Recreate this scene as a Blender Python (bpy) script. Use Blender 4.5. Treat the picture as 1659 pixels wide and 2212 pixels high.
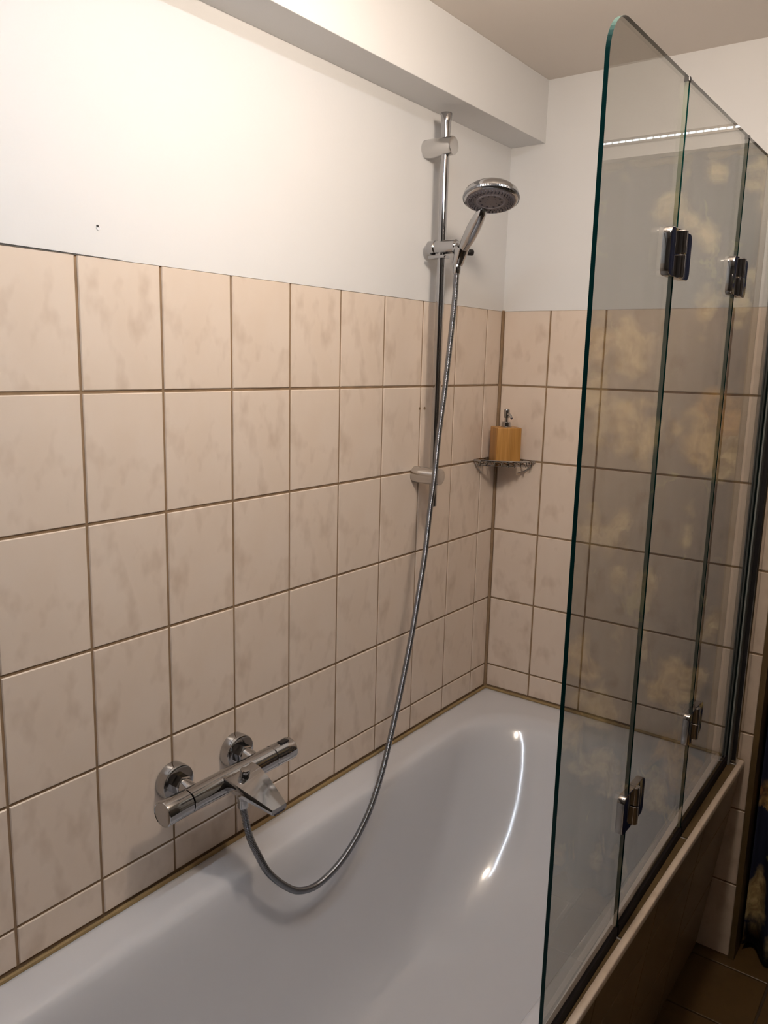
import bpy, bmesh, math, random
from mathutils import Vector, Matrix, Euler
random.seed(4)
for o in list(bpy.data.objects):
    bpy.data.objects.remove(o)
S = bpy.context.scene
COL = S.collection
PI = math.pi
DZ = 1.402                      # everything is laid out with z = 0 at the first tile joint; the floor is DZ below

# ------------------------------------------------------------------ camera
cd = bpy.data.cameras.new('camera')
cam = bpy.data.objects.new('camera', cd); COL.objects.link(cam)
cam.location = (1.0783, -1.9910, 0.0562)
cam.rotation_euler = Euler((1.3871, -0.0245, 0.6367), 'XYZ')
cd.sensor_fit = 'VERTICAL'; cd.sensor_height = 24.0
cd.lens = 1752.2 / 2212 * 24.0
cd.clip_start = 0.02
S.camera = cam

# ------------------------------------------------------------------ world, lights, exposure
W = bpy.data.worlds.new('world'); S.world = W; W.use_nodes = True
W.node_tree.nodes['Background'].inputs[0].default_value = (0.6, 0.7, 1.0, 1)
W.node_tree.nodes['Background'].inputs[1].default_value = 0.02
S.view_settings.view_transform = 'Standard'
S.view_settings.look = 'None'
S.view_settings.gamma = 1.0
S.view_settings.exposure = -0.1
S.view_settings.use_curve_mapping = False

# the room is lit by its own lamps, built further down: a warm opal pendant globe and a cool LED strip on the ceiling
MAIN, MAIN_R, MAIN_COL, MAIN_L = (0.735, -1.02, 0.575), 0.055, (1.0, 0.845, 0.70), 185.0
COOL_X, COOL_Y0, COOL_Y1, COOL_COL, COOL_L = 0.62, -1.05, -2.20, (0.78, 0.885, 1.0), 290.0

# ------------------------------------------------------------------ materials
def mat(name):
    m = bpy.data.materials.new(name); m.use_nodes = True
    nt = m.node_tree; b = nt.nodes['Principled BSDF']
    return m, nt, b
def N(nt, kind, **kw):
    n = nt.nodes.new(kind)
    for k, v in kw.items():
        if k in n.inputs: n.inputs[k].default_value = v
        else: setattr(n, k, v)
    return n
def ramp(nt, stops, interp='LINEAR'):
    r = nt.nodes.new('ShaderNodeValToRGB'); r.color_ramp.interpolation = interp
    e = r.color_ramp.elements
    while len(e) < len(stops): e.new(0.5)
    for i, (p, c) in enumerate(stops):
        e[i].position = p; e[i].color = (*c, 1) if len(c) == 3 else c
    return r
def simple(name, col, rough=0.5, metal=0.0, noise=0.0, scale=20.0, bump=0.0, bscale=200.0, coat=0.0, ior=1.5):
    m, nt, b = mat(name)
    b.inputs['Roughness'].default_value = rough; b.inputs['Metallic'].default_value = metal
    b.inputs['IOR'].default_value = ior; b.inputs['Coat Weight'].default_value = coat
    tc = N(nt, 'ShaderNodeTexCoord')
    n = N(nt, 'ShaderNodeTexNoise', Scale=scale, Detail=4.0)
    nt.links.new(tc.outputs['Object'], n.inputs['Vector'])
    lo = tuple(c * (1 - noise) for c in col); hi = tuple(min(1, c * (1 + noise)) for c in col)
    r = ramp(nt, [(0.3, lo), (0.7, hi)])
    nt.links.new(n.outputs['Fac'], r.inputs['Fac']); nt.links.new(r.outputs['Color'], b.inputs['Base Color'])
    if bump:
        n2 = N(nt, 'ShaderNodeTexNoise', Scale=bscale, Detail=3.0)
        bp = N(nt, 'ShaderNodeBump', Strength=bump, Distance=0.002)
        nt.links.new(tc.outputs['Object'], n2.inputs['Vector'])
        nt.links.new(n2.outputs['Fac'], bp.inputs['Height']); nt.links.new(bp.outputs['Normal'], b.inputs['Normal'])
    return m

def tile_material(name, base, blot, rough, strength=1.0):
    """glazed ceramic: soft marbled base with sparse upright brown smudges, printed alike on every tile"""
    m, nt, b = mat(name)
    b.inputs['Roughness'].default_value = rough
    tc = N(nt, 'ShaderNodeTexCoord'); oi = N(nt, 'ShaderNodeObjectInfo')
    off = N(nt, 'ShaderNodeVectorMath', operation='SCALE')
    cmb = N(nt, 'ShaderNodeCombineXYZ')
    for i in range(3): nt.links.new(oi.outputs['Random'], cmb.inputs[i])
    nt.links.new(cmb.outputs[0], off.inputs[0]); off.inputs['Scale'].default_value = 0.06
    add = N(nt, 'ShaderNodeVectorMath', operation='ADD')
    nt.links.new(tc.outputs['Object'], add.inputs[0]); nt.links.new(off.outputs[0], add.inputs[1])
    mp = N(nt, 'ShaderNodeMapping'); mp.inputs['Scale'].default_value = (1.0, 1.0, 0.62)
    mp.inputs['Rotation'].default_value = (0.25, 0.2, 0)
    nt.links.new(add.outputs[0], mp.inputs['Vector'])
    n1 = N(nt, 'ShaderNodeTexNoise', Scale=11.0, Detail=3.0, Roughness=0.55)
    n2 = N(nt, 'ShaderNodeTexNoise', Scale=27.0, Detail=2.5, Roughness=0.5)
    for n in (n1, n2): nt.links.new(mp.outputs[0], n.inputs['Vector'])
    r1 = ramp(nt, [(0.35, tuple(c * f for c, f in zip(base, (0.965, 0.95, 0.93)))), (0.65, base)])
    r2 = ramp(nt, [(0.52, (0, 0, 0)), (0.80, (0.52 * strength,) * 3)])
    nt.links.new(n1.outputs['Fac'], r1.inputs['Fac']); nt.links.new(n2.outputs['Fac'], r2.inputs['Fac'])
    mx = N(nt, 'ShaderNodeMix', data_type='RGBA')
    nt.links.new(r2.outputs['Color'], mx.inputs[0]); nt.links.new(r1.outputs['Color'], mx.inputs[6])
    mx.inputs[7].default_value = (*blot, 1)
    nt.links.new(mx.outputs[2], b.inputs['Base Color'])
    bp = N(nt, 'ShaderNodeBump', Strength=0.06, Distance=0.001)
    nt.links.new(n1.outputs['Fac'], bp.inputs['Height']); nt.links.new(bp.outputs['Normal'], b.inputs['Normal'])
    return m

M = {}
M['paint'] = simple('white_wall_paint', (0.755, 0.75, 0.745), 0.85, noise=0.012, scale=3, bump=0.05, bscale=160)
M['ceiling_paint'] = simple('ceiling_paint', (0.74, 0.68, 0.62), 0.9, noise=0.012, scale=3, bump=0.05, bscale=160)
M['tile'] = tile_material('beige_wall_tile', (0.765, 0.648, 0.545), (0.46, 0.34, 0.245), 0.28)
M['apron_tile'] = tile_material('shaded_apron_tile', (0.30, 0.215, 0.125), (0.22, 0.155, 0.09), 0.3)  # beige tile with the shade below the tub rim put into its colour
M['grout'] = simple('brown_grout', (0.275, 0.18, 0.102), 0.85, noise=0.18, scale=30)
M['silicone'] = simple('olive_silicone', (0.30, 0.205, 0.09), 0.45, noise=0.15, scale=18)
M['enamel'] = simple('white_enamel', (0.62, 0.62, 0.645), 0.12, noise=0.006, scale=4, coat=0.3)
M['floor_tile'] = tile_material('brown_floor_tile', (0.12, 0.070, 0.025), (0.08, 0.046, 0.018), 0.4)
M['floor_grout'] = simple('dark_floor_grout', (0.07, 0.045, 0.025), 0.9, noise=0.2, scale=30)
M['chrome'] = simple('polished_chrome', (0.46, 0.46, 0.47), 0.07, metal=1.0, noise=0.01)
M['brushed'] = simple('satin_chrome', (0.62, 0.61, 0.60), 0.22, metal=1.0, noise=0.02)
M['hose'] = simple('hose_metal', (0.25, 0.26, 0.28), 0.24, metal=1.0, noise=0.03)
M['hinge'] = simple('dark_chrome', (0.55, 0.55, 0.57), 0.06, metal=1.0, noise=0.01)
M['spray'] = simple('grey_spray_plate', (0.22, 0.205, 0.23), 0.4, noise=0.05)
M['nozzle'] = simple('dark_rubber_nozzle', (0.035, 0.03, 0.045), 0.5, noise=0.05)
M['black'] = simple('black_rubber', (0.012, 0.011, 0.012), 0.45, noise=0.1)
M['seal'] = simple('dark_seal', (0.014, 0.011, 0.012), 0.6, noise=0.15, ior=1.2)
M['gasket'] = simple('clear_grey_gasket', (0.20, 0.22, 0.22), 0.3, noise=0.05)
M['alu'] = simple('chromed_aluminium', (0.60, 0.58, 0.55), 0.16, metal=1.0, noise=0.01)
M['edge'] = simple('green_glass_edge', (0.002, 0.020, 0.018), 0.12, noise=0.05, scale=4, ior=1.2)
M['edge_pale'] = simple('pale_glass_edge', (0.15, 0.165, 0.125), 0.3, noise=0.05, scale=4)
M['frame'] = simple('brown_trim', (0.13, 0.085, 0.036), 0.5, noise=0.2, scale=14)
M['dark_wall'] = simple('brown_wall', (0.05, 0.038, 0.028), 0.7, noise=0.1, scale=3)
M['white_plug'] = simple('white_wall_plug', (0.8, 0.8, 0.82), 0.5, noise=0.02)
M['lamp_white'] = simple('white_lamp_housing', (0.8, 0.8, 0.8), 0.4, noise=0.01)

def bamboo():
    m, nt, b = mat('bamboo'); b.inputs['Roughness'].default_value = 0.42
    tc = N(nt, 'ShaderNodeTexCoord')
    mp = N(nt, 'ShaderNodeMapping'); mp.inputs['Scale'].default_value = (60, 60, 3)
    n = N(nt, 'ShaderNodeTexNoise', Scale=2.2, Detail=5.0, Distortion=0.4)
    mp2 = N(nt, 'ShaderNodeMapping'); mp2.inputs['Scale'].default_value = (62, 62, 0.01)
    w = N(nt, 'ShaderNodeTexVoronoi', Scale=1.0)
    for a in (mp, mp2): nt.links.new(tc.outputs['Object'], a.inputs['Vector'])
    nt.links.new(mp.outputs[0], n.inputs['Vector']); nt.links.new(mp2.outputs[0], w.inputs['Vector'])
    r = ramp(nt, [(0.3, (0.36, 0.165, 0.035)), (0.55, (0.50, 0.25, 0.065)), (0.75, (0.58, 0.31, 0.10))])
    nt.links.new(n.outputs['Fac'], r.inputs['Fac'])
    bw = N(nt, 'ShaderNodeRGBToBW'); nt.links.new(w.outputs['Color'], bw.inputs[0])
    r2 = ramp(nt, [(0.25, (0.80, 0.78, 0.74)), (0.7, (1, 1, 1))]); nt.links.new(bw.outputs[0], r2.inputs['Fac'])
    mx = N(nt, 'ShaderNodeMix', data_type='RGBA', blend_type='MULTIPLY'); mx.inputs[0].default_value = 1.0
    nt.links.new(r.outputs['Color'], mx.inputs[6]); nt.links.new(r2.outputs['Color'], mx.inputs[7])
    nt.links.new(mx.outputs[2], b.inputs['Base Color'])
    return m
M['bamboo'] = bamboo()

def glass():
    """thin architectural glass: clear transmission with a slight tint plus Fresnel mirror reflection on both faces"""
    m = bpy.data.materials.new('clear_glass'); m.use_nodes = True
    nt = m.node_tree; nt.nodes.clear()
    out = N(nt, 'ShaderNodeOutputMaterial')
    geo = N(nt, 'ShaderNodeNewGeometry')
    ior = N(nt, 'ShaderNodeMapRange'); ior.inputs['To Min'].default_value = 1.52; ior.inputs['To Max'].default_value = 1 / 1.52
    nt.links.new(geo.outputs['Backfacing'], ior.inputs['Value'])
    fr = N(nt, 'ShaderNodeFresnel'); nt.links.new(ior.outputs[0], fr.inputs['IOR'])
    tr = N(nt, 'ShaderNodeBsdfTransparent'); tr.inputs[0].default_value = (0.835, 0.83, 0.805, 1)
    gl = N(nt, 'ShaderNodeBsdfGlossy'); gl.inputs['Roughness'].default_value = 0.0
    gl.inputs[0].default_value = (1, 1, 1, 1)
    mx = N(nt, 'ShaderNodeMixShader')
    nt.links.new(fr.outputs[0], mx.inputs[0]); nt.links.new(tr.outputs[0], mx.inputs[1]); nt.links.new(gl.outputs[0], mx.inputs[2])
    nt.links.new(mx.outputs[0], out.inputs[0])
    return m
M['glass'] = glass()

def floral():
    """navy cloth printed with large ochre and orange blossoms and thin pale leaves"""
    m, nt, b = mat('navy_floral_cloth'); b.inputs['Roughness'].default_value = 0.8
    tc = N(nt, 'ShaderNodeTexCoord')
    nz = N(nt, 'ShaderNodeTexNoise', Scale=12.0, Detail=5.0)
    nt.links.new(tc.outputs['Object'], nz.inputs['Vector'])
    sc = N(nt, 'ShaderNodeVectorMath', operation='SCALE'); sc.inputs['Scale'].default_value = 0.17
    nt.links.new(nz.outputs['Color'], sc.inputs[0])
    ad = N(nt, 'ShaderNodeVectorMath', operation='ADD')
    nt.links.new(tc.outputs['Object'], ad.inputs[0]); nt.links.new(sc.outputs[0], ad.inputs[1])
    v = N(nt, 'ShaderNodeTexVoronoi', Scale=6.5); v.voronoi_dimensions = '3D'
    nt.links.new(ad.outputs[0], v.inputs['Vector'])
    fl = ramp(nt, [(0.0, (1, 1, 1)), (0.36, (0.85,) * 3), (0.52, (0, 0, 0))]); nt.links.new(v.outputs['Distance'], fl.inputs['Fac'])
    bw = N(nt, 'ShaderNodeRGBToBW'); nt.links.new(v.outputs['Color'], bw.inputs[0])
    colr = ramp(nt, [(0.30, (0.45, 0.17, 0.03)), (0.42, (0.64, 0.40, 0.12)), (0.65, (0.72, 0.58, 0.29))])
    nt.links.new(bw.outputs[0], colr.inputs['Fac'])
    n2 = N(nt, 'ShaderNodeTexNoise', Scale=26.0, Detail=4.0); nt.links.new(ad.outputs[0], n2.inputs['Vector'])
    sh = ramp(nt, [(0.35, (0.35, 0.30, 0.25)), (0.62, (1, 1, 1))]); nt.links.new(n2.outputs['Fac'], sh.inputs['Fac'])
    mul = N(nt, 'ShaderNodeMix', data_type='RGBA', blend_type='MULTIPLY'); mul.inputs[0].default_value = 1.0
    nt.links.new(colr.outputs['Color'], mul.inputs[6]); nt.links.new(sh.outputs['Color'], mul.inputs[7])
    mp = N(nt, 'ShaderNodeMapping'); mp.inputs['Scale'].default_value = (30, 6, 9); mp.inputs['Rotation'].default_value = (0, 0.6, 0)
    nt.links.new(ad.outputs[0], mp.inputs['Vector'])
    n3 = N(nt, 'ShaderNodeTexNoise', Scale=1.0, Detail=2.0); nt.links.new(mp.outputs[0], n3.inputs['Vector'])
    lf = ramp(nt, [(0.66, (0, 0, 0)), (0.70, (1, 1, 1))]); nt.links.new(n3.outputs['Fac'], lf.inputs['Fac'])
    g = N(nt, 'ShaderNodeMix', data_type='RGBA'); nt.links.new(lf.outputs['Color'], g.inputs[0])
    g.inputs[6].default_value = (0.012, 0.017, 0.045, 1); g.inputs[7].default_value = (0.20, 0.20, 0.09, 1)
    keep = N(nt, 'ShaderNodeMath', operation='MULTIPLY'); nt.links.new(fl.outputs['Color'], keep.inputs[0])
    sel = ramp(nt, [(0.30, (0, 0, 0)), (0.34, (1, 1, 1))]); nt.links.new(bw.outputs[0], sel.inputs['Fac'])
    nt.links.new(sel.outputs['Color'], keep.inputs[1])
    mx = N(nt, 'ShaderNodeMix', data_type='RGBA'); nt.links.new(keep.outputs[0], mx.inputs[0])
    nt.links.new(g.outputs[2], mx.inputs[6]); nt.links.new(mul.outputs[2], mx.inputs[7])
    nt.links.new(mx.outputs[2], b.inputs['Base Color'])
    return m
M['floral'] = floral()

def emitter(name, col, strength):
    m = bpy.data.materials.new(name); m.use_nodes = True
    nt = m.node_tree; nt.nodes.clear()
    out = N(nt, 'ShaderNodeOutputMaterial'); e = N(nt, 'ShaderNodeEmission')
    e.inputs[0].default_value = (*col, 1); e.inputs[1].default_value = strength
    nt.links.new(e.outputs[0], out.inputs[0]); return m
M['diode'] = emitter('led_light', (0.85, 0.92, 1.0), 6.0)
M['ceiling_diode'] = emitter('cool_led_light', COOL_COL, COOL_L)
M['globe'] = emitter('opal_globe_light', MAIN_COL, MAIN_L)

# ------------------------------------------------------------------ mesh helpers
class MB:
    """collects shapes in room coordinates; put() links them as ONE mesh object"""
    def __init__(s): s.v = []; s.f = []; s.m = []; s.sm = []
    def add(s, vs, fs, mi=0, smooth=False):
        b = len(s.v); s.v += [tuple(p) for p in vs]
        for f in fs: s.f.append(tuple(i + b for i in f)); s.m.append(mi); s.sm.append(smooth)
    def box(s, lo, hi, mi=0, bev=0.0, mtx=None):
        lo = Vector(lo); hi = Vector(hi)
        bm = bmesh.new(); bmesh.ops.create_cube(bm, size=1.0)
        for v in bm.verts: v.co = Vector((lo[i] + (v.co[i] + .5) * (hi[i] - lo[i]) for i in range(3)))
        if bev: bmesh.ops.bevel(bm, geom=list(bm.edges), offset=bev, segments=2, affect='EDGES', profile=0.6)
        s.take(bm, mi, False, mtx)
    def take(s, bm, mi=0, smooth=False, mtx=None):
        bm.verts.index_update()
        s.add([(mtx @ v.co if mtx else v.co.copy()) for v in bm.verts], [[v.index for v in f.verts] for f in bm.faces], mi, smooth)
        bm.free()
    def rings(s, rs, mi=0, smooth=True, cap0=True, cap1=True, closed=True):
        n = len(rs[0]); b = []; fs = []
        for r in rs: b += list(r)
        for i in range(len(rs) - 1):
            for j in range(n if closed else n - 1):
                k = (j + 1) % n
                fs.append((i * n + j, i * n + k, (i + 1) * n + k, (i + 1) * n + j))
        s.add(b, fs, mi, smooth)
        if cap0: s.add(rs[0], [tuple(range(n))[::-1]], mi, False)
        if cap1: s.add(rs[-1], [tuple(range(n))], mi, False)
    def lathe(s, p, axis, prof, n=28, mi=0, cap0=True, cap1=True, smooth=True):
        """prof: list of (distance along the axis, radius)"""
        a = Vector(axis).normalized(); t = a.orthogonal().normalized(); u = a.cross(t); p = Vector(p)
        rs = []
        for d, r in prof:
            rs.append([p + a * d + (t * math.cos(2 * PI * k / n) + u * math.sin(2 * PI * k / n)) * r for k in range(n)])
        s.rings(rs, mi, smooth, cap0, cap1)
    def cyl(s, a, b, r, n=20, mi=0, bev=0.0):
        a = Vector(a); b = Vector(b); L = (b - a).length
        pr = [(0, r), (L, r)] if not bev else [(0, r - bev), (bev * .3, r - bev * .3), (bev, r), (L - bev, r), (L - bev * .3, r - bev * .3), (L, r - bev)]
        s.lathe(a, b - a, pr, n, mi)
    def tube(s, pts, rad, n=8, mi=0, closed=False):
        P = [Vector(p) for p in pts]; rs = []; up = None; m = len(P)
        for i in range(m):
            if closed: t = (P[(i + 1) % m] - P[i - 1]).normalized()
            else: t = (P[min(i + 1, m - 1)] - P[max(i - 1, 0)]).normalized()
            if up is None: up = t.orthogonal().normalized()
            up = (up - t * up.dot(t)).normalized(); w = t.cross(up)
            r = rad[i] if isinstance(rad, (list, tuple)) else rad
            rs.append([P[i] + (up * math.cos(2 * PI * k / n) + w * math.sin(2 * PI * k / n)) * r for k in range(n)])
        if closed: rs.append(rs[0]); s.rings(rs, mi, True, False, False)
        else: s.rings(rs, mi)
    def put(s, name, mats, parent=None, base=None, merge=True, sharp=0.6):
        base = Vector(base) if base is not None else None
        ref = world_of(parent) if parent else Vector((0, 0, 0))
        if base is None: base = ref
        me = bpy.data.meshes.new(name)
        me.from_pydata([tuple(Vector(v) - base) for v in s.v], [], s.f)
        if not isinstance(mats, (list, tuple)): mats = [mats]
        for m in mats: me.materials.append(M[m])
        me.polygons.foreach_set('material_index', s.m); me.polygons.foreach_set('use_smooth', s.sm)
        bm = bmesh.new(); bm.from_mesh(me)
        if merge: bmesh.ops.remove_doubles(bm, verts=bm.verts, dist=1e-6)
        bmesh.ops.recalc_face_normals(bm, faces=bm.faces)
        bm.to_mesh(me); bm.free(); me.update()
        if any(s.sm):
            try: me.set_sharp_from_angle(angle=sharp)
            except Exception: pass
        o = bpy.data.objects.new(name, me); COL.objects.link(o)
        if parent: o.parent = parent
        o.location = base - ref
        return o
def world_of(o):
    p = Vector((0, 0, 0))
    while o: p = p + Vector(o.location); o = o.parent
    return p
def thing(name, base, label, cat, group=None):
    o = bpy.data.objects.new(name, None); COL.objects.link(o); o.location = base; o.empty_display_size = 0.05
    o['label'] = label; o['category'] = cat
    if group: o['group'] = group
    return o
def tag(o, label, cat=None): 
    o['label'] = label
    if cat: o['category'] = cat
    return o
def struct(o, label=None):
    o['kind'] = 'structure'
    if label: o['label'] = label
    return o
def inst(name, me, parent, pos):
    o = bpy.data.objects.new(name, me); COL.objects.link(o); o.parent = parent
    o.location = Vector(pos) - world_of(parent); return o
def spline(pts, n):
    """Catmull-Rom through pts, n samples per span"""
    P = [Vector(p) for p in pts]; P = [P[0] * 2 - P[1]] + P + [P[-1] * 2 - P[-2]]; out = []
    for i in range(1, len(P) - 2):
        a, b, c, d = P[i - 1:i + 3]
        for k in range(n):
            t = k / n
            out.append(0.5 * ((2 * b) + (c - a) * t + (2 * a - 5 * b + 4 * c - d) * t * t + (3 * b - a - 3 * c + d) * t ** 3))
    out.append(P[-2]); return out
def resample(pts, step):
    L = [0]
    for a, b in zip(pts, pts[1:]): L.append(L[-1] + (b - a).length)
    n = max(2, int(L[-1] / step)); out = []; j = 0
    for i in range(n + 1):
        d = L[-1] * i / n
        while j < len(L) - 2 and L[j + 1] < d: j += 1
        t = (d - L[j]) / max(1e-9, L[j + 1] - L[j]); out.append(pts[j].lerp(pts[j + 1], min(1, t)))
    return out

# ------------------------------------------------------------------ room shell
FL, CE = -1.402, 0.755
TW, TH, TOP = 0.150, 0.200, 0.1985
GAP = 0.0046
RIM = -0.872
YC = 0.0824           # distance of the last full joint from the corner on the left wall
XB = 0.139            # first joint on the back wall
WALL_END = 0.732
NEAR, RIGHT = -2.75, 2.10

b = MB()
b.box((-0.12, NEAR, FL - .1), (-0.0022, 0.0, TOP - .001), 1)                       # grout bed behind the tiles
b.box((-0.12, NEAR, TOP - .0028), (0.0008, 0.0, CE + .1), 0)                        # plaster above them
wl = struct(b.put('wall_left', ['paint', 'grout'], base=(0, 0, FL), merge=False))
c = MB()                                                                             # open crack between plaster and tiles
for i in range(16):
    y0 = -1.62 + i * 0.0260; y1 = y0 + 0.0265; t0 = 0.0011 * (1 - max(0, i - 8) / 9); t1 = 0.0011 * (1 - max(0, i - 7) / 9)
    c.add([(0.0012, y0, TOP - .0024), (0.0012, y1, TOP - .0024), (0.0012, y1, TOP - .0024 + 2 * t1), (0.0012, y0, TOP - .0024 + 2 * t0),
           (0.0004, y0, TOP - .0024), (0.0004, y1, TOP - .0024), (0.0004, y1, TOP - .0024 + 2 * t1), (0.0004, y0, TOP - .0024 + 2 * t0)],
          [(0, 1, 2, 3), (7, 6, 5, 4), (0, 4, 5, 1), (2, 6, 7, 3)])
c.put('plaster_crack', 'black', wl)
h = MB(); h.lathe((0.0005, -1.244, 0.2375), (1, 0, 0), [(0, 0.0034), (0.0012, 0.0034), (0.0012, 0.002), (0.0004, 0.001)], 12, 0)
h.cyl((0.0005, -1.2455, 0.240), (0.0022, -1.2455, 0.240), 0.0017, 10, 1)
h.put('plugged_hole', ['white_plug', 'black'], wl)

# back wall, up to the tiled corner beside the curtained opening
b = MB()
b.box((-0.12, 0.0022, FL - .1), (WALL_END, 0.30, TOP - .001), 1)
b.box((-0.12, -0.0008, TOP - .0028), (WALL_END, 0.30, CE + .1), 0)
b.box((WALL_END, -0.0006, 0.545), (1.56, 0.30, CE + .1), 0)
b.box((1.56, -0.0006, FL - .1), (RIGHT + .1, 0.30, CE + .1), 0)
wb = struct(b.put('wall_back', ['paint', 'grout'], base=(0.3, 0, FL), merge=False))
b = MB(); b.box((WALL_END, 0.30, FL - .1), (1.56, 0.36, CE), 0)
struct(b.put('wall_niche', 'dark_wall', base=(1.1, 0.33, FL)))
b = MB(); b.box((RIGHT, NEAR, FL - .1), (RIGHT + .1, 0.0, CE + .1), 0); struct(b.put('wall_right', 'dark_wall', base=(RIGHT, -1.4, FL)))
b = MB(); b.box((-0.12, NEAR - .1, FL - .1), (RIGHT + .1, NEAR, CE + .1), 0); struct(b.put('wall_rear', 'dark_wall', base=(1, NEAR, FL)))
b = MB(); b.box((-0.12, NEAR - .1, CE), (RIGHT + .1, 0.36, CE + .1), 0); struct(b.put('ceiling', 'ceiling_paint', base=(1, -1.4, CE)))
b = MB(); b.box((0.0006, NEAR, 0.6065), (0.0975, -0.0006, CE), 0, 0.0015); struct(b.put('trim_1', 'paint', base=(0.05, -1.4, 0.6065)), 'white boxed-in beam along the top of the left wall')
b = MB(); b.box((-0.12, NEAR, FL - .06), (RIGHT, 0.36, FL - .0035), 0); fl = struct(b.put('floor', 'floor_grout', base=(1, -1.4, FL)))
b = MB(); b.box((WALL_END - .001, -0.003, FL), (WALL_END + .0125, 0.06, 0.545), 0, 0.001); struct(b.put('trim_2', 'frame', base=(WALL_END, 0, FL)), 'narrow brown edge trim where the tiled back wall ends')

TILES = {}
def tile_mesh(axis, w, h, t=0.006, gap=GAP, m='tile'):
    """one glazed tile, pillowed edge; axis 0: lies on the left wall, 1: on the back wall, 2: on the floor"""
    key = (axis, round(w, 4), round(h, 4), m)
    if key in TILES: return TILES[key]
    a, b_, e = w / 2 - gap / 2, h / 2 - gap / 2, 0.0014
    v = [(-a, -b_, -t), (a, -b_, -t), (a, b_, -t), (-a, b_, -t),
         (-a, -b_, -e), (a, -b_, -e), (a, b_, -e), (-a, b_, -e),
         (-a + e, -b_ + e, 0), (a - e, -b_ + e, 0), (a - e, b_ - e, 0), (-a + e, b_ - e, 0)]
    f = [(0, 1, 5, 4), (1, 2, 6, 5), (2, 3, 7, 6), (3, 0, 4, 7), (4, 5, 9, 8), (5, 6, 10, 9), (6, 7, 11, 10), (7, 4, 8, 11), (8, 9, 10, 11)]
    if axis == 0: v = [(z, x, y) for x, y, z in v]
    elif axis == 1: v = [(x, -z, y) for x, y, z in v]; f = [q[::-1] for q in f]; f = [q[::-1] for q in f]
    me = bpy.data.meshes.new('tile'); me.from_pydata(v, [], f); me.materials.append(M[m])
    bm = bmesh.new(); bm.from_mesh(me); bmesh.ops.recalc_face_normals(bm, faces=bm.faces)
    top = max(bm.faces, key=lambda q: q.calc_area() if len(q.verts) == 4 else 0)
    want = Vector(((1, 0, 0), (0, -1, 0), (0, 0, 1))[axis])
    if top.normal.dot(want) < 0: bmesh.ops.reverse_faces(bm, faces=bm.faces)
    bm.to_mesh(me); bm.free()
    TILES[key] = me; return me

rows = [(0.0, TOP)] + [(-TH * (k + 1), -TH * k) for k in range(7)]
LOWCUT = -0.8655
# left wall
cols = [(-YC, -0.0035)] + [(-YC - TW * (k + 1), -YC - TW * k) for k in range(17)]
for z0, z1 in rows:
    if z1 <= LOWCUT: break
    zz0 = max(z0, LOWCUT)
    for y0, y1 in cols:
        inst('tile', tile_mesh(0, y1 - y0, z1 - zz0), wl, (random.uniform(-.0003, .0003), (y0 + y1) / 2, (zz0 + z1) / 2))
# back wall
cols = [(0.0035, XB)] + [(XB + TW * k, XB + TW * (k + 1)) for k in range(4)]
cols[-1] = (cols[-1][0], WALL_END + .001)
for z0, z1 in rows:
    for i, (x0, x1) in enumerate(cols):
        zz0 = z0
        if i < 3:
            if z1 <= LOWCUT: continue
            zz0 = max(z0, LOWCUT)
        if z1 - max(zz0, FL) < .004: continue
        inst('tile', tile_mesh(1, x1 - x0, z1 - zz0), wb, ((x0 + x1) / 2, random.uniform(-.0003, .0003), (zz0 + z1) / 2))
# two small drilled holes beside a joint near the shower rail
for y in (-0.3865, -0.3665):
    d = MB(); d.lathe((0.0004, y, -0.0515), (1, 0, 0), [(0, 0.0036), (0.0008, 0.0034), (0.0008, 0.0026), (0.0002, 0.0018)], 12)
    d.put('drilled_hole', 'grout', wl)
# floor tiles
xs = [0.433, 0.633] + [0.833 + .2 * k for k in range(7)]
ys = [0.30, 0.165] + [-0.035 - .2 * k for k in range(14)]
for x0, x1 in zip(xs, xs[1:]):
    for y1, y0 in zip(ys, ys[1:]):
        x1c = min(x1, RIGHT - .002)
        if y0 > -0.04 and x1c < 0.5: continue
        inst('tile', tile_mesh(2, x1c - x0, y1 - y0, 0.006, 0.005, 'floor_tile'), fl, ((x0 + x1c) / 2, (y0 + y1) / 2, FL + random.uniform(0, .0005)))

# silicone joints
def bead(name, pts, r=0.0045):
    m = MB(); rs = []
    P = resample(spline(pts, 8), 0.02)
    m.tube(P, [r * random.uniform(0.88, 1.12) for _ in P], 8); o = m.put(name, 'silicone'); return o
struct(bead('trim_3', [(0.0042, -1.74, RIM + .0015), (0.0042, -1.0, RIM + .0015), (0.0042, -0.03, RIM + .0015), (0.008, -0.008, RIM + .0015), (0.03, -0.0042, RIM + .0015),
             (0.35, -0.0042, RIM + .0015), (0.715, -0.0042, RIM + .0015)]), 'olive brown silicone joint between bathtub rim and tiles')
m = MB(); m.tube([(0.001, -0.001, RIM), (0.001, -0.001, -0.3), (0.001, -0.001, TOP - .001)], 0.0048, 8)
struct(m.put('trim_4', 'grout'), 'brown silicone joint in the tiled corner')

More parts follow.
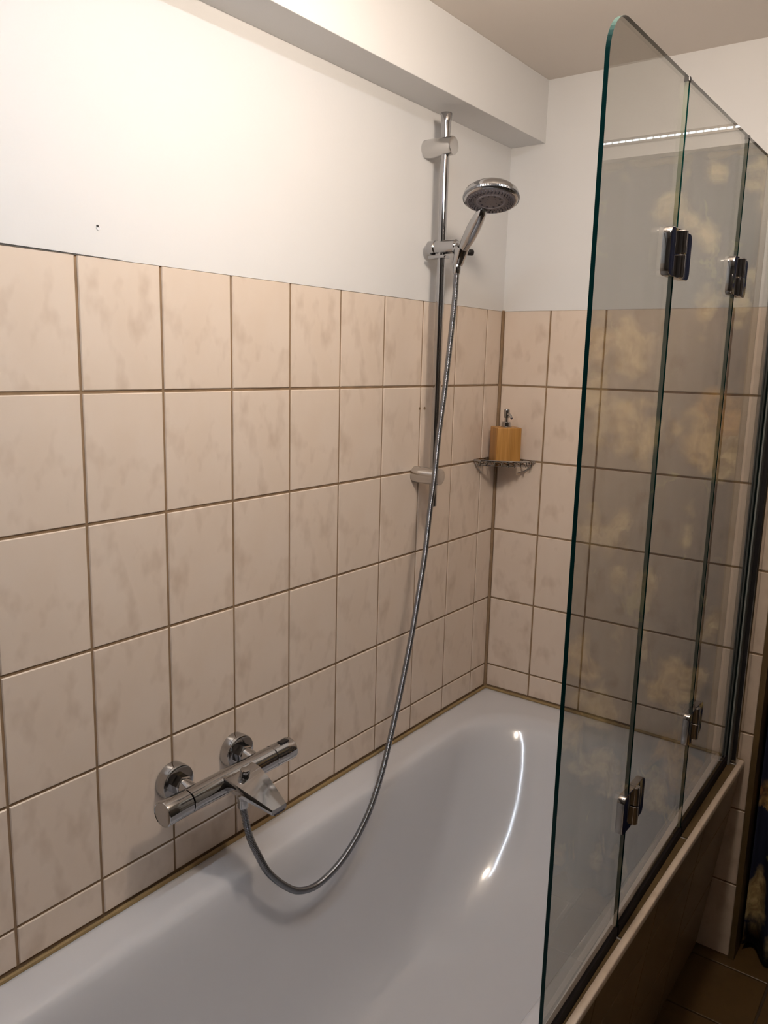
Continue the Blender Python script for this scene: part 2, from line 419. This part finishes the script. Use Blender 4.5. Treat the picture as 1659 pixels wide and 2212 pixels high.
# ------------------------------------------------------------------ bathtub
def rrect(x0, x1, y0, y1, r, z, n=10):
    out = []
    for cx, cy, a0 in ((x1 - r, y1 - r, 0), (x0 + r, y1 - r, PI / 2), (x0 + r, y0 + r, PI), (x1 - r, y0 + r, 1.5 * PI)):
        for k in range(n + 1):
            a = a0 + PI / 2 * k / n; out.append(Vector((cx + r * math.cos(a), cy + r * math.sin(a), z)))
    return out
TX0, TX1, TY0, TY1 = 0.0035, 0.7062, -1.75, -0.0035
tub = MB()
R_ = [rrect(TX0, TX1, TY0, TY1, 0.006, -0.906), rrect(TX0, TX1, TY0, TY1, 0.006, -0.884), rrect(TX0 + .001, TX1 - .001, TY0 + .001, TY1 - .001, 0.006, -0.8745),
      rrect(TX0 + .004, TX1 - .004, TY0 + .004, TY1 - .004, 0.006, RIM), rrect(TX0 + .012, TX1 - .012, TY0 + .012, TY1 - .012, 0.008, RIM)]
OX0, OX1, OY0, OY1 = 0.078, 0.662, -1.65, -0.100
prof = [  # z, side inset, head inset, foot inset, corner radius
    (RIM, -0.012, -0.012, -0.012, 0.165), (-0.8728, -0.004, -0.004, -0.004, 0.165), (-0.8752, 0.004, 0.005, 0.004, 0.165), (-0.8800, 0.0105, 0.014, 0.0105, 0.165),
    (-0.8875, 0.0155, 0.024, 0.0155, 0.166), (-0.900, 0.020, 0.035, 0.020, 0.168), (-0.93, 0.027, 0.056, 0.028, 0.172), (-0.98, 0.036, 0.090, 0.040, 0.178),
    (-1.04, 0.046, 0.133, 0.053, 0.184), (-1.10, 0.056, 0.183, 0.066, 0.186), (-1.16, 0.068, 0.245, 0.080, 0.185), (-1.20, 0.079, 0.30, 0.092, 0.180),
    (-1.235, 0.094, 0.365, 0.110, 0.172), (-1.258, 0.112, 0.43, 0.135, 0.16), (-1.273, 0.135, 0.50, 0.17, 0.145), (-1.281, 0.165, 0.58, 0.22, 0.12), (-1.284, 0.20, 0.66, 0.28, 0.09)]
for z, s_, hd, ft, r in prof:
    R_.append(rrect(OX0 + s_, OX1 - s_, OY0 + ft, OY1 - hd, r, z))
tub.rings(R_, 0, True, False, True)
to = tub.put('bathtub', 'enamel', base=(0.36, -0.87, FL), sharp=1.2)
tag(to, 'white enamelled bathtub set against the beige tiled walls', 'bathtub')

# tiled bath panel, leaning inwards
pan = MB()
ztop, zbot, xt, xbm = -0.880, FL + .001, 0.7140, 0.652
def px(z): return xt + (xbm - xt) * (ztop - z) / (ztop - zbot)
pan.add([(px(ztop) - .007, -0.006, ztop), (px(zbot) - .007, -0.006, zbot), (px(zbot) - .007, -1.75, zbot), (px(ztop) - .007, -1.75, ztop),
         (px(ztop) - .04, -0.006, ztop), (px(zbot) - .04, -0.006, zbot), (px(zbot) - .04, -1.75, zbot), (px(ztop) - .04, -1.75, ztop)],
        [(0, 1, 2, 3), (7, 6, 5, 4), (0, 3, 7, 4), (1, 5, 6, 2), (0, 4, 5, 1), (3, 2, 6, 7)])
po = pan.put('bathtub_surround', 'grout', base=(0.68, -0.87, FL)); tag(po, 'tiled front panel under the bathtub rim, leaning inwards', 'bath surround')
es = MB(); pr_ = [(0.7068, -0.8795), (0.7068, -0.8680), (0.7076, -0.8672), (0.7165, -0.8672), (0.7182, -0.8680), (0.7188, -0.8695), (0.7188, -0.8795)]
es.rings([[Vector((x, y, z)) for x, z in pr_] for y in (-0.008, -1.75)], 0, True)
eo = es.put('edge_strip', 'tile', po, sharp=0.9)
lean = math.atan2(xt - xbm, ztop - zbot)
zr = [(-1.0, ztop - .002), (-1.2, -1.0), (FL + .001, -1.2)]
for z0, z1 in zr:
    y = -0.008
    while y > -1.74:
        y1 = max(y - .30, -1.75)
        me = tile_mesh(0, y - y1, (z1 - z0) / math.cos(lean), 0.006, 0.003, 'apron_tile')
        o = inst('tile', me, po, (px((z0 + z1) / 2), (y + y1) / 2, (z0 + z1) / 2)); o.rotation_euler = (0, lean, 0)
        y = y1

# ------------------------------------------------------------------ shower rail
RX, RY = 0.052, -0.396
rail = thing('shower_rail', (0, RY, -0.28), 'tall chrome shower rail with two wall brackets on the left wall', 'shower rail')
m = MB(); m.lathe((RX, RY, -0.278), (0, 0, 1), [(0, 0.0088), (0.0008, 0.0096), (0.80, 0.0096), (0.826, 0.0098), (0.850, 0.0110), (0.8665, 0.0128), (0.868, 0.0122)], 28)
m.put('pole', 'chrome', rail)
for z, ry in ((0.5215, RY), (-0.2065, RY - .004)):
    m = MB(); m.lathe((0.0009, ry, z), (1, 0, 0), [(0, 0.0188), (0.0012, 0.0196), (0.030, 0.0198), (0.0700, 0.0198), (0.0728, 0.0190), (0.0737, 0.0170)], 32)
    m.put('wall_bracket', 'brushed' if z > 0 else 'brushed', rail)
# sliding holder
hz = 0.310
m = MB(); m.lathe((0.018, RY, hz), (1, 0, 0), [(0, 0.0135), (0.002, 0.0155), (0.018, 0.0155), (0.020, 0.0138), (0.022, 0.0155), (0.072, 0.0150), (0.076, 0.0120)], 28)
slider = m.put('slider', 'chrome', rail)
m = MB(); m.box((0.022, RY - .011, hz - .0245), (0.068, RY + .011, hz - .0175), 0, 0.0025); m.box((0.040, RY - .007, hz - .018), (0.060, RY + .007, hz - .012), 0, 0.001)
m.put('release_lever', 'chrome', slider)
C0 = Vector((0.106, -0.403, 0.2925))                 # middle of the cone that grips the handset
H = Vector((0.212, -0.466, 0.3865)); HN = Vector((0.145, -0.256, -0.955)).normalized()
HN0 = Vector((0.0975, -0.4025, 0.2500))              # lower end of the hose nut
ax = Vector((0.40, -0.19, 0.90)).normalized()        # axis of the clamp
m = MB(); m.lathe(C0 - ax * 0.024, ax, [(0, 0.0105), (0.001, 0.0118), (0.036, 0.0165), (0.038, 0.0160), (0.038, 0.0125), (0.002, 0.0090)], 26, 0, False, False)
m.lathe(Vector((0.084, RY, hz)), (0.022, -0.007, -0.018), [(0, 0.012), (0.010, 0.0115), (0.016, 0.011)], 20)
m.put('handset_clamp', 'chrome', slider)
m = MB(); m.cyl(C0 + Vector((0.010, 0.012, 0.004)), C0 + Vector((0.017, 0.024, 0.004)), 0.0068, 16, 0, 0.0015); m.put('clamp_knob', 'black', slider)

# ------------------------------------------------------------------ hand shower
hs = thing('hand_shower', C0, 'round chrome hand shower with grey spray plate, hooked on the rail', 'hand shower')
t1 = HN.orthogonal()
m = MB()
R0 = 0.0565
m.lathe(H, HN, [(-0.0285, 0.001), (-0.0280, 0.016), (-0.0255, 0.032), (-0.0205, 0.0465), (-0.0135, 0.0545), (-0.0065, 0.0570), (0.0005, 0.0565), (0.0040, 0.0540), (0.0052, 0.0515), (0.0046, 0.0500)], 48, 0, True, False)
m.put('shower_head', 'chrome', hs)
m = MB(); m.lathe(H, HN, [(0.0010, 0.0505), (0.0046, 0.0500), (0.0052, 0.0485), (0.0056, 0.030), (0.0070, 0.0285), (0.0074, 0.0265), (0.0060, 0.0255), (0.0066, 0.001)], 48, 0, True, True)
sp = m.put('spray_plate', 'spray', hs); sp['label'] = 'grey spray plate with dark nozzles'
tt = t1.normalized(); uu = HN.cross(tt)
nz = MB()
for rr, cnt, nr in ((0.045, 40, 0.0014), (0.0405, 36, 0.0014), (0.036, 30, 0.0014), (0.0215, 10, 0.0026), (0.012, 5, 0.0012)):
    for k in range(cnt):
        a = 2 * PI * k / cnt + rr * 40
        p = H + HN * 0.0045 + (tt * math.cos(a) + uu * math.sin(a)) * rr
        nz.lathe(p, HN, [(0, nr), (0.0022, nr * .9), (0.0030, nr * .45)], 6)
nzo = nz.put('nozzles', 'nozzle', sp); nzo['kind'] = 'stuff'
# ridged dial ring round the face
m = MB(); rs = []
for d, r0, am in ((-0.0035, 0.0567, 0), (-0.0025, 0.0578, .0003), (0.0015, 0.0570, .0003), (0.0025, 0.0555, 0)):
    rs.append([H + HN * d + (tt * math.cos(2 * PI * k / 220) + uu * math.sin(2 * PI * k / 220)) * (r0 + (am if k % 2 else -am)) for k in range(220)])
m.rings(rs, 0, True, False, False); m.put('dial_ring', 'hose', hs)
# handle: from the clamp up into the underside of the head, oval and swelling in the middle
toward = (C0 - H); toward = (toward - HN * toward.dot(HN)).normalized()
root = H + toward * 0.044 + HN * 0.004
root = H + toward * 0.046 + HN * 0.010
pts = spline([C0 - ax * 0.020, C0.lerp(root, .12), C0.lerp(root, .42) + Vector((0, 0, -.001)), C0.lerp(root, .72), root, H + toward * 0.036 - HN * 0.006, H + toward * 0.026 - HN * 0.014], 10)
pts = resample(pts, 0.003); n_ = len(pts)
rad = []
for i in range(n_):
    t = i / (n_ - 1)
    rad.append(0.0088 if t < .16 else 0.0092 + 0.0056 * math.sin(PI * min(1, (t - .16) / .72)) ** 0.9 if t < .88 else 0.0092)
m = MB(); m.tube(pts, rad, 20); m.put('handle', 'chrome', hs)
m = MB(); m.lathe(HN0, Vector((0.03, 0.03, 1)), [(0, 0.0070), (0.002, 0.0084), (0.014, 0.0088), (0.020, 0.0080)], 18); m.put('hose_nut', 'chrome', hs)

# ------------------------------------------------------------------ thermostatic mixer
YM1, YM2, ZM, ZR = -1.1385, -0.9905, -0.689, -0.681
BX = 0.070
mix = thing('bath_mixer', (0, -1.07, ZM), 'chrome thermostatic bath mixer with flat spout, on the tiled left wall', 'mixer tap')
for y in (YM1, YM2):
    m = MB(); m.lathe((0.0006, y, ZR), (1, 0, 0), [(0, 0.0325), (0.001, 0.0335), (0.020, 0.0335), (0.0225, 0.0322), (0.0232, 0.0290), (0.0222, 0.019)], 44)
    ro = m.put('rosette', 'chrome', mix)
    m = MB(); m.lathe((0.021, y, ZR), (1, 0, 0), [(0, 0.0165), (0.001, 0.0182), (0.015, 0.0182), (0.017, 0.0165)], 6, 0, smooth=False)
    m.lathe((0.030, y, ZR), (0.040, 0, ZM - ZR), [(0, 0.0150), (0.012, 0.0150), (0.036, 0.0160)], 24)
    m.put('union_nut', 'chrome', ro)
m = MB(); m.lathe((BX, -1.1587, ZM), (0, 1, 0), [(0, 0.0205), (0.0008, 0.0213), (0.02, 0.0213), (0.10, 0.0218), (0.18, 0.0213), (0.1995, 0.0213), (0.2003, 0.0205)], 40)
m.put('body', 'chrome', mix)
def knob(y0, y1, slot):
    s_ = 1 if y1 > y0 else -1
    L = abs(y1 - y0); m = MB()
    m.lathe((BX, y0, ZM), (0, s_, 0), [(0, 0.0198), (0.0012, 0.0213), (L * .5, 0.0214), (L - .002, 0.0222), (L - .0006, 0.0217), (L, 0.0205), (L - .0008, 0.0195)], 40)
    return m.put('control_knob', 'chrome', mix)
k1 = knob(-1.1603, -1.2130, False)
k2 = knob(-0.9572, -0.9060, True)
m = MB(); m.box((BX - .004, -0.9375, ZM + .0185), (BX + .0085, -0.9165, ZM + .0232), 0, 0.0012); m.put('safety_button', 'black', k2)
# waterfall spout
sp_s = []
for t, x, z, w, th in ((0, 0.072, ZM + .001, 0.0375, 0.030), (.1, 0.086, ZM + .0025, 0.0385, 0.030), (.3, 0.102, ZM + .0015, 0.0375, 0.026), (.55, 0.130, ZM - .0065, 0.0325, 0.0200), (.8, 0.158, ZM - .0165, 0.0245, 0.0145), (1, 0.181, ZM - .0255, 0.0180, 0.0110)):
    yc = -1.0545 + t * 0.003
    hi, lo = z + th / 2 + 0.002, z - th / 2
    ring = []
    for u, vv in ((-1, 0.0), (-1, 0.72), (-0.93, 1.0), (-0.55, 0.93), (0, 0.88), (0.55, 0.93), (0.93, 1.0), (1, 0.72), (1, 0.0), (0.72, -0.35), (0, -0.5), (-0.72, -0.35)):
        ring.append(Vector((x, yc + u * w, lo + (hi - lo) * (0.33 + 0.67 * vv))))
    sp_s.append(ring)
def lerp_rings(rr, n):
    out = []
    for i in range(len(rr) - 1):
        for k in range(n):
            out.append([a.lerp(b, k / n) for a, b in zip(rr[i], rr[i + 1])])
    out.append(rr[-1]); return out
m = MB(); m.rings(lerp_rings(sp_s, 2), 0, True); spout = m.put('spout', 'chrome', mix, sharp=0.75)
m = MB(); xo = 0.1815
m.box((xo - .006, -1.0515 - .0130, ZM - .0300), (xo + .0003, -1.0515 + .0130, ZM - .0272), 0, 0.0005); m.put('outlet_slot', 'nozzle', spout)
m = MB(); m.lathe((0.099, -1.0555, ZM + .006), (0.14, 0, 1), [(0, 0.0085), (0.006, 0.0085), (0.007, 0.0072), (0.0085, 0.0072), (0.0095, 0.0092), (0.0190, 0.0092), (0.0215, 0.0082), (0.0222, 0.0060)], 24)
m.put('diverter_knob', 'chrome', mix)
m = MB(); m.lathe((0.0945, -1.0545, ZM - .014), (0, 0, -1), [(0, 0.0125), (0.014, 0.0125), (0.016, 0.0105), (0.018, 0.0105), (0.019, 0.0098), (0.034, 0.0098), (0.036, 0.0085)], 24)
m.put('hose_outlet', 'chrome', mix)

# ------------------------------------------------------------------ shower hose
hp = [HN0 + Vector((0, 0, .004))] + [
    (0.096, -0.4026, 0.2041), (0.094, -0.4116, 0.107), (0.0935, -0.4264, 0.0006), (0.095, -0.4482, -0.1094),
    (0.0985, -0.4647, -0.202), (0.1005, -0.48, -0.2633), (0.105, -0.5036, -0.3729), (0.1085, -0.5272, -0.4501), (0.112, -0.5528, -0.5322),
    (0.1155, -0.5843, -0.6192), (0.119, -0.6159, -0.697), (0.123, -0.6456, -0.7598), (0.127, -0.6727, -0.8117), (0.131, -0.707, -0.862),
    (0.135, -0.7442, -0.8987), (0.139, -0.7913, -0.9288), (0.143, -0.8469, -0.9486), (0.146, -0.9086, -0.9524), (0.147, -0.9583, -0.9366),
    (0.145, -0.9951, -0.9082), (0.138, -1.033, -0.8631), (0.128, -1.0509, -0.8208), (0.115, -1.0586, -0.7865), (0.101, -1.0555, -0.757),
    (0.0955, -1.0546, -0.7422)] + [(0.0945, -1.0545, ZM - .048)]
P = resample(spline(hp, 12), 0.00085)
rad = []
for i in range(len(P)):
    rad.append((0.0067, 0.0067, 0.0054)[i % 3])
m = MB(); m.tube(P, rad, 10); ho = m.put('shower_hose', 'hose', base=P[len(P) - 1], merge=False, sharp=3.0)
tag(ho, 'ribbed metal shower hose hanging in a loop from hand shower to mixer', 'hose')

# ------------------------------------------------------------------ corner shelf
SZ = -0.1945
shelf = thing('corner_shelf', (0.0, 0.0, SZ), 'small chrome wire basket shelf fixed in the tiled corner', 'shelf')
A = Vector((0.0065, -0.129, SZ)); Bp = Vector((0.1225, -0.0065, SZ - .004)); Cn = Vector((0.0065, -0.0065, SZ))
Q = Vector((0.1085, -0.1120, SZ))
def bow(t, dz=0.0, k=1.0):
    a = A.lerp(Cn, 1 - k); b_ = Bp.lerp(Cn, 1 - k); q = Q.lerp(Cn, 1 - k)
    p = a * (1 - t) ** 2 + q * 2 * t * (1 - t) + b_ * t * t; return p + Vector((0, 0, dz))
m = MB()
top = [bow(i / 20) for i in range(21)] + [Bp.lerp(Cn, k / 6) for k in range(1, 6)] + [Cn] + [Cn.lerp(A, k / 6) for k in range(1, 6)]
m.tube(top, 0.0026, 8, 0, True); m.put('top_rim', 'chrome', shelf)
m = MB()
low = [bow(i / 20, -0.013, 0.9) for i in range(21)] + [(Bp.lerp(Cn, .1)).lerp(Cn, k / 6) + Vector((0, 0, -.013)) for k in range(1, 6)] + [Cn + Vector((.003, -.003, -.013))] + [Cn.lerp(A.lerp(Cn, .1), k / 6) + Vector((0, 0, -.013)) for k in range(1, 6)]
m.tube(low, 0.0016, 8, 0, True); m.put('lower_rim', 'chrome', shelf)
for i in range(9):
    t = (i + 0.7) / 9.4
    f = bow(t); g = bow(t, -0.0125, 0.985)
    d = Vector((-1, 1, 0)).normalized()
    end = g.copy()
    while end.x > 0.006 and end.y < -0.006: end += d * 0.002
    end.z = SZ - .0075
    m = MB(); m.tube([f + Vector((0, 0, .0005)), f + Vector((.0016, -.0016, -.004)), g + Vector((.001, -.001, -.001)), g + d * .006 + Vector((0, 0, .0035)), end], 0.0018, 6)
    m.put('wire', 'chrome', shelf)
for a_, b_ in ((A, Vector((0.004, -0.075, SZ - .040))), (Bp, Vector((0.071, -0.004, SZ - .040)))):
    mid = (a_ + b_) / 2 + Vector((0, 0, -.008))
    m = MB(); m.tube(spline([a_, mid, b_], 6), 0.0012, 6); m.put('brace', 'chrome', shelf)

# ------------------------------------------------------------------ soap dispenser
BC = Vector((0.0585, -0.0595, SZ - .0052)); bw_, bh = 0.067, 0.0925
sd = thing('soap_dispenser', BC, 'square bamboo soap dispenser with chrome pump, standing on the corner shelf', 'soap dispenser')
mtx = Matrix.Translation(BC) @ Matrix.Rotation(math.radians(45), 4, 'Z')
m = MB()
bm = bmesh.new(); bmesh.ops.create_cube(bm, size=1.0)
for v in bm.verts:
    k = 1.0 if v.co.z < 0 else 0.985
    v.co = Vector((v.co.x * bw_ * k, v.co.y * bw_ * k, (v.co.z + .5) * bh))
bmesh.ops.bevel(bm, geom=list(bm.edges), offset=0.003, segments=3, affect='EDGES', profile=0.6)
m.take(bm, 0, True, mtx); m.put('bottle_body', 'bamboo', sd, sharp=0.9)
T = BC + Vector((0, 0, bh))
m = MB(); m.lathe(T - Vector((0, 0, .001)), (0, 0, 1), [(0, 0.0145), (0.0025, 0.0145), (0.0035, 0.0115), (0.013, 0.0112), (0.0148, 0.0098), (0.0152, 0.0050), (0.026, 0.0048)], 24); pc = m.put('pump_collar', 'chrome', sd)
m = MB(); m.lathe(T + Vector((0, 0, .024)), (0, 0, 1), [(0, 0.0062), (0.001, 0.0074), (0.019, 0.0078), (0.0225, 0.0066), (0.0240, 0.0035)], 22)
nd = Vector((0.86, -0.40, -0.30)).normalized()
s0 = T + Vector((0, 0, .034))
m.tube([s0, s0 + nd * .010 + Vector((0, 0, .003)), s0 + nd * .018 + Vector((0, 0, .0015)), s0 + nd * .0225 + Vector((0, 0, -.003))], [0.0042, 0.0040, 0.0036, 0.0033], 12)
ph = m.put('pump_head', 'chrome', sd)
m = MB(); e0 = s0 + nd * .0222 + Vector((0, 0, -.0028)); m.lathe(e0, (nd + Vector((0, 0, -.25))), [(0, 0.0030), (0.002, 0.0028)], 12); m.put('nozzle_opening', 'nozzle', ph)

# ------------------------------------------------------------------ folding glass bath screen
scr = thing('bath_screen', (0.69, -0.56, RIM), 'frameless clear glass folding bath screen in three panels with chrome hinges', 'bath screen')
LE, J1, J2, WJ = (0.699, -1.085), (0.6945, -0.793), (0.6885, -0.4285), (0.6835, -0.030)
ZB = -0.8545
TOPS = {'LE': 0.4415, 'J1': 0.4450, 'J2': 0.4515, 'WJ': 0.4575}
def panel(p0, p1, zt0, zt1, round_, dark0, dark1, TH_=0.0056):
    a = Vector((p0[0], p0[1], 0)); b_ = Vector((p1[0], p1[1], 0)); d = (b_ - a).normalized(); L = (b_ - a).length
    nrm = Vector((-d.y, d.x, 0)); nrm = nrm if nrm.x > 0 else -nrm
    out = [(L, ZB), (L, zt1)]
    if round_:
        r = 0.052
        for k in range(13):
            an = PI / 2 + PI / 2 * k / 12; out.append((r + r * math.cos(an), zt0 - r + r * math.sin(an)))
    else: out.append((0, zt0))
    out.append((0, ZB))
    n = len(out); m = MB()
    P0 = [a + d * s_ + Vector((0, 0, z)) - nrm * TH_ / 2 for s_, z in out]; P1 = [p + nrm * TH_ for p in P0]
    m.add(P0 + P1, [tuple(range(n)), tuple(range(2 * n - 1, n - 1, -1))], 0)
    for i in range(n):
        j = (i + 1) % n
        mi = 1
        if i == 0: mi = dark1
        elif i == n - 2: mi = dark0
        elif round_ and 2 <= i < 14: mi = 1
        m.add([P0[i], P0[j], P1[j], P1[i]], [(0, 1, 2, 3)], mi)
    return m.put('glass_panel', ['glass', 'edge', 'edge_pale'], scr)
g_ = 0.0035
def along(p, q, s_): 
    v = Vector((q[0] - p[0], q[1] - p[1])).normalized(); return (p[0] + v.x * s_, p[1] + v.y * s_)
panel(LE, along(J1, LE, g_), TOPS['LE'], TOPS['J1'], True, 1, 2)
panel(along(J1, J2, g_), along(J2, J1, g_), TOPS['J1'], TOPS['J2'], False, 1, 2)
panel(along(J2, WJ, g_), WJ, TOPS['J2'], TOPS['WJ'], False, 1, 1)
def strip(name, p, q, z0, z1, t, m_, w=None):
    """upright or lying strip along p-q"""
    a = Vector((*p, 0)); b_ = Vector((*q, 0)); d = (b_ - a).normalized(); n = Vector((-d.y, d.x, 0)) * t / 2; m = MB()
    vs = []
    for z in (z0, z1): vs += [a - n + Vector((0, 0, z)), b_ - n + Vector((0, 0, z)), b_ + n + Vector((0, 0, z)), a + n + Vector((0, 0, z))]
    m.add(vs, [(0, 3, 2, 1), (4, 5, 6, 7), (0, 1, 5, 4), (1, 2, 6, 5), (2, 3, 7, 6), (3, 0, 4, 7)])
    return m.put(name, m_, scr)
for J, zt in ((J1, TOPS['J1']), (J2, TOPS['J2'])):
    strip('joint_seal', (J[0], J[1] - .0030), (J[0], J[1] + .0004), ZB, zt - .001, 0.0016, 'edge_pale')
    m = MB(); m.box((J[0] - .004, J[1] - .004, zt - .0055), (J[0] + .004, J[1] + .003, zt + .0008), 0, 0.0008); m.put('seal_cap', 'black', scr)
for p, q in ((LE, along(J1, LE, .004)), (along(J1, J2, .004), along(J2, J1, .004)), (along(J2, WJ, .004), (WJ[0], WJ[1] - .012))):
    so = strip('bottom_seal', p, q, RIM + .0008, ZB + .006, 0.0112, 'seal')
    m = MB(); vs = []
    for z in (RIM + .0004, RIM + .0036): vs += [(p[0] + .0056, p[1], z), (q[0] + .0056, q[1], z), (.7064, q[1], z), (.7064, p[1], z)]
    m.add(vs, [(0, 3, 2, 1), (4, 5, 6, 7), (0, 1, 5, 4), (1, 2, 6, 5), (2, 3, 7, 6), (3, 0, 4, 7)]); m.put('seal_lip', 'frame', scr)
def hinge(J, zc, d0, d1):
    hb = bpy.data.objects.new('hinge', None); COL.objects.link(hb); hb.parent = scr; hb.empty_display_size = .02
    hb.location = Vector((J[0], J[1], zc)) - world_of(scr)
    hh = 0.0325
    x0, x1 = J[0] + .0006, J[0] + .0125
    for y0, y1 in ((J[1] - .048, J[1] + .0006), (J[1] + .0014, J[1] + .046)):
        m = MB()
        # plate with two rounded outer corners
        r = 0.010; pr = []
        sgn = -1 if y0 < J[1] - .01 else 1
        yo, yi = (y0, y1) if sgn < 0 else (y1, y0)
        for cy, cz, a0 in ((yo - sgn * r, zc + hh - r, 0), (yo - sgn * r, zc - hh + r, 1)):
            for k in range(6):
                a = PI / 2 * k / 5
                if a0 == 0: pr.append((cy + sgn * r * math.sin(a), cz + r * math.cos(a)))
                else: pr.append((cy + sgn * r * math.cos(a), cz - r * math.sin(a)))
        pr = [(yi, zc + hh)] + pr + [(yi, zc - hh)]
        e = 0.0010; cy_ = sum(p[0] for p in pr) / len(pr)
        def ring(x, k): return [Vector((x, cy_ + (y - cy_) * (1 - k / 0.02), zc + (z - zc) * (1 - k / hh))) for y, z in pr]
        m.rings([ring(x0, e * .6), ring(x0 + e, 0), ring(x1 - e, 0), ring(x1 - e * .3, e * .3), ring(x1, e * .9)], 0, True)
        m.put('hinge_plate', 'hinge', hb, sharp=0.4)
    for z0, z1 in ((zc - hh + .0005, zc - .0006), (zc + .0006, zc + hh - .0005)):
        m = MB(); m.lathe((J[0] + .0122, J[1] + .003, z0), (0, 0, 1), [(0, 0.0062), (0.001, 0.0070), (z1 - z0 - .001, 0.0070), (z1 - z0, 0.0062)], 24)
        m.put('barrel', 'hinge', hb)
hinge((J1[0], J1[1] - .004), 0.2135, 0, 0); hinge((J2[0], J2[1] - .006), 0.2165, 0, 0)
hinge((J1[0], J1[1] + .004), -0.631, 0, 0); hinge((J2[0], J2[1] - .004), -0.622, 0, 0)
# wall profile with its dark gasket
m = MB(); zt = TOPS['WJ'] + .003
m.box((0.6735, -0.036, RIM + .001), (0.6775, -0.001, zt), 0, 0.0006); m.box((0.6905, -0.036, RIM + .001), (0.7075, -0.001, zt), 0, 0.0025); m.box((0.6775, -0.010, RIM + .001), (0.6905, -0.001, zt), 0)
wp = m.put('wall_profile', 'alu', scr)
m = MB(); m.box((0.6888, -0.052, RIM + .004), (0.6925, -0.012, zt - .002), 0, 0.0006); m.put('profile_gasket', 'gasket', scr)
m = MB(); m.box((0.6945, -0.0372, RIM + .012), (0.7035, -0.0355, zt - .004), 0, 0.0004); m.put('profile_groove', 'black', wp)
m = MB(); m.box((0.676, -0.052, RIM + .004), (0.6790, -0.012, zt - .002), 0, 0.0006); m.put('profile_gasket', 'gasket', scr)

# ------------------------------------------------------------------ curtain in the opening on the right, with its rod and LED strip
cur = thing('curtain', (1.14, 0.045, FL), 'navy curtain with ochre and orange flowers hanging beside the tiled back wall', 'curtain')
m = MB(); nx, nzz = 150, 26; vs = []; fs = []
for j in range(nzz + 1):
    tz = j / nzz
    for i in range(nx + 1):
        tx = i / nx; x = 0.752 + 0.79 * tx
        amp = 0.010 + 0.012 * tz
        y = 0.035 + amp * math.sin(tx * 62 + 0.5 * math.sin(tz * 3)) + 0.006 * math.sin(tx * 23 + 1)
        zlow = FL + 0.012 + 0.012 * math.sin(tx * 31 + 1.0)
        vs.append((x, y, 0.548 + (zlow - 0.548) * tz))
for j in range(nzz):
    for i in range(nx):
        a = j * (nx + 1) + i; fs.append((a, a + 1, a + nx + 2, a + nx + 1))
m.add(vs, fs, 0, True); co = m.put('cloth', 'floral', cur)
sm = co.modifiers.new('thickness', 'SOLIDIFY'); sm.thickness = 0.0015
m = MB(); m.cyl((0.745, 0.035, 0.535), (1.558, 0.035, 0.535), 0.008, 16); m.put('curtain_rod', 'frame', cur)
led = thing('led_strip', (1.1, -0.004, 0.578), 'slim LED light strip on the wall above the navy curtain', 'light strip')
m = MB(); m.box((0.745, -0.0075, 0.572), (1.50, -0.0008, 0.588), 0, 0.001); m.put('channel', 'alu', led)
m = MB()
for k in range(46):
    x = 0.752 + k * 0.0162; m.box((x, -0.0088, 0.5782), (x + .011, -0.0074, 0.5818), 0)
dd = m.put('diodes', 'diode', led); dd['kind'] = 'stuff'

# ------------------------------------------------------------------ ceiling lamps (above the frame)
cl = thing('pendant_lamp', (MAIN[0], MAIN[1], CE), 'round opal globe lamp hanging from a white ceiling cup above the bath screen', 'lamp')
m = MB(); m.lathe((MAIN[0], MAIN[1], CE), (0, 0, -1), [(0, 0.050), (0.022, 0.050), (0.028, 0.044), (0.030, 0.010), (CE - MAIN[2] - MAIN_R - .030, 0.010), (CE - MAIN[2] - MAIN_R - .028, 0.024), (CE - MAIN[2] - MAIN_R + .006, 0.026)], 36); m.put('ceiling_cup', 'lamp_white', cl)
m = MB(); m.lathe((MAIN[0], MAIN[1], MAIN[2] + MAIN_R), (0, 0, -1), [(MAIN_R * (1 - math.cos(PI * k / 16)), max(1e-4, MAIN_R * math.sin(PI * k / 16))) for k in range(17)], 24); m.put('globe', 'globe', cl)
cl = thing('light_strip', (COOL_X, (COOL_Y0 + COOL_Y1) / 2, CE), 'slim cool white LED strip on the ceiling over the near end of the bathtub', 'light strip')
m = MB(); m.box((COOL_X - .010, COOL_Y1 - .01, CE - .008), (COOL_X + .010, COOL_Y0 + .01, CE - .0005), 0, 0.001); m.put('channel', 'alu', cl)
m = MB()
for k in range(70):
    y = COOL_Y1 + (COOL_Y0 - COOL_Y1) * (k + .25) / 70; m.box((COOL_X - .006, y, CE - .0095), (COOL_X + .006, y + abs(COOL_Y1 - COOL_Y0) / 140, CE - .0078), 0)
dd = m.put('diodes', 'ceiling_diode', cl); dd['kind'] = 'stuff'

# ------------------------------------------------------------------ stand the room on z = 0
for o in bpy.data.objects:
    if o.parent is None: o.location.z += DZ
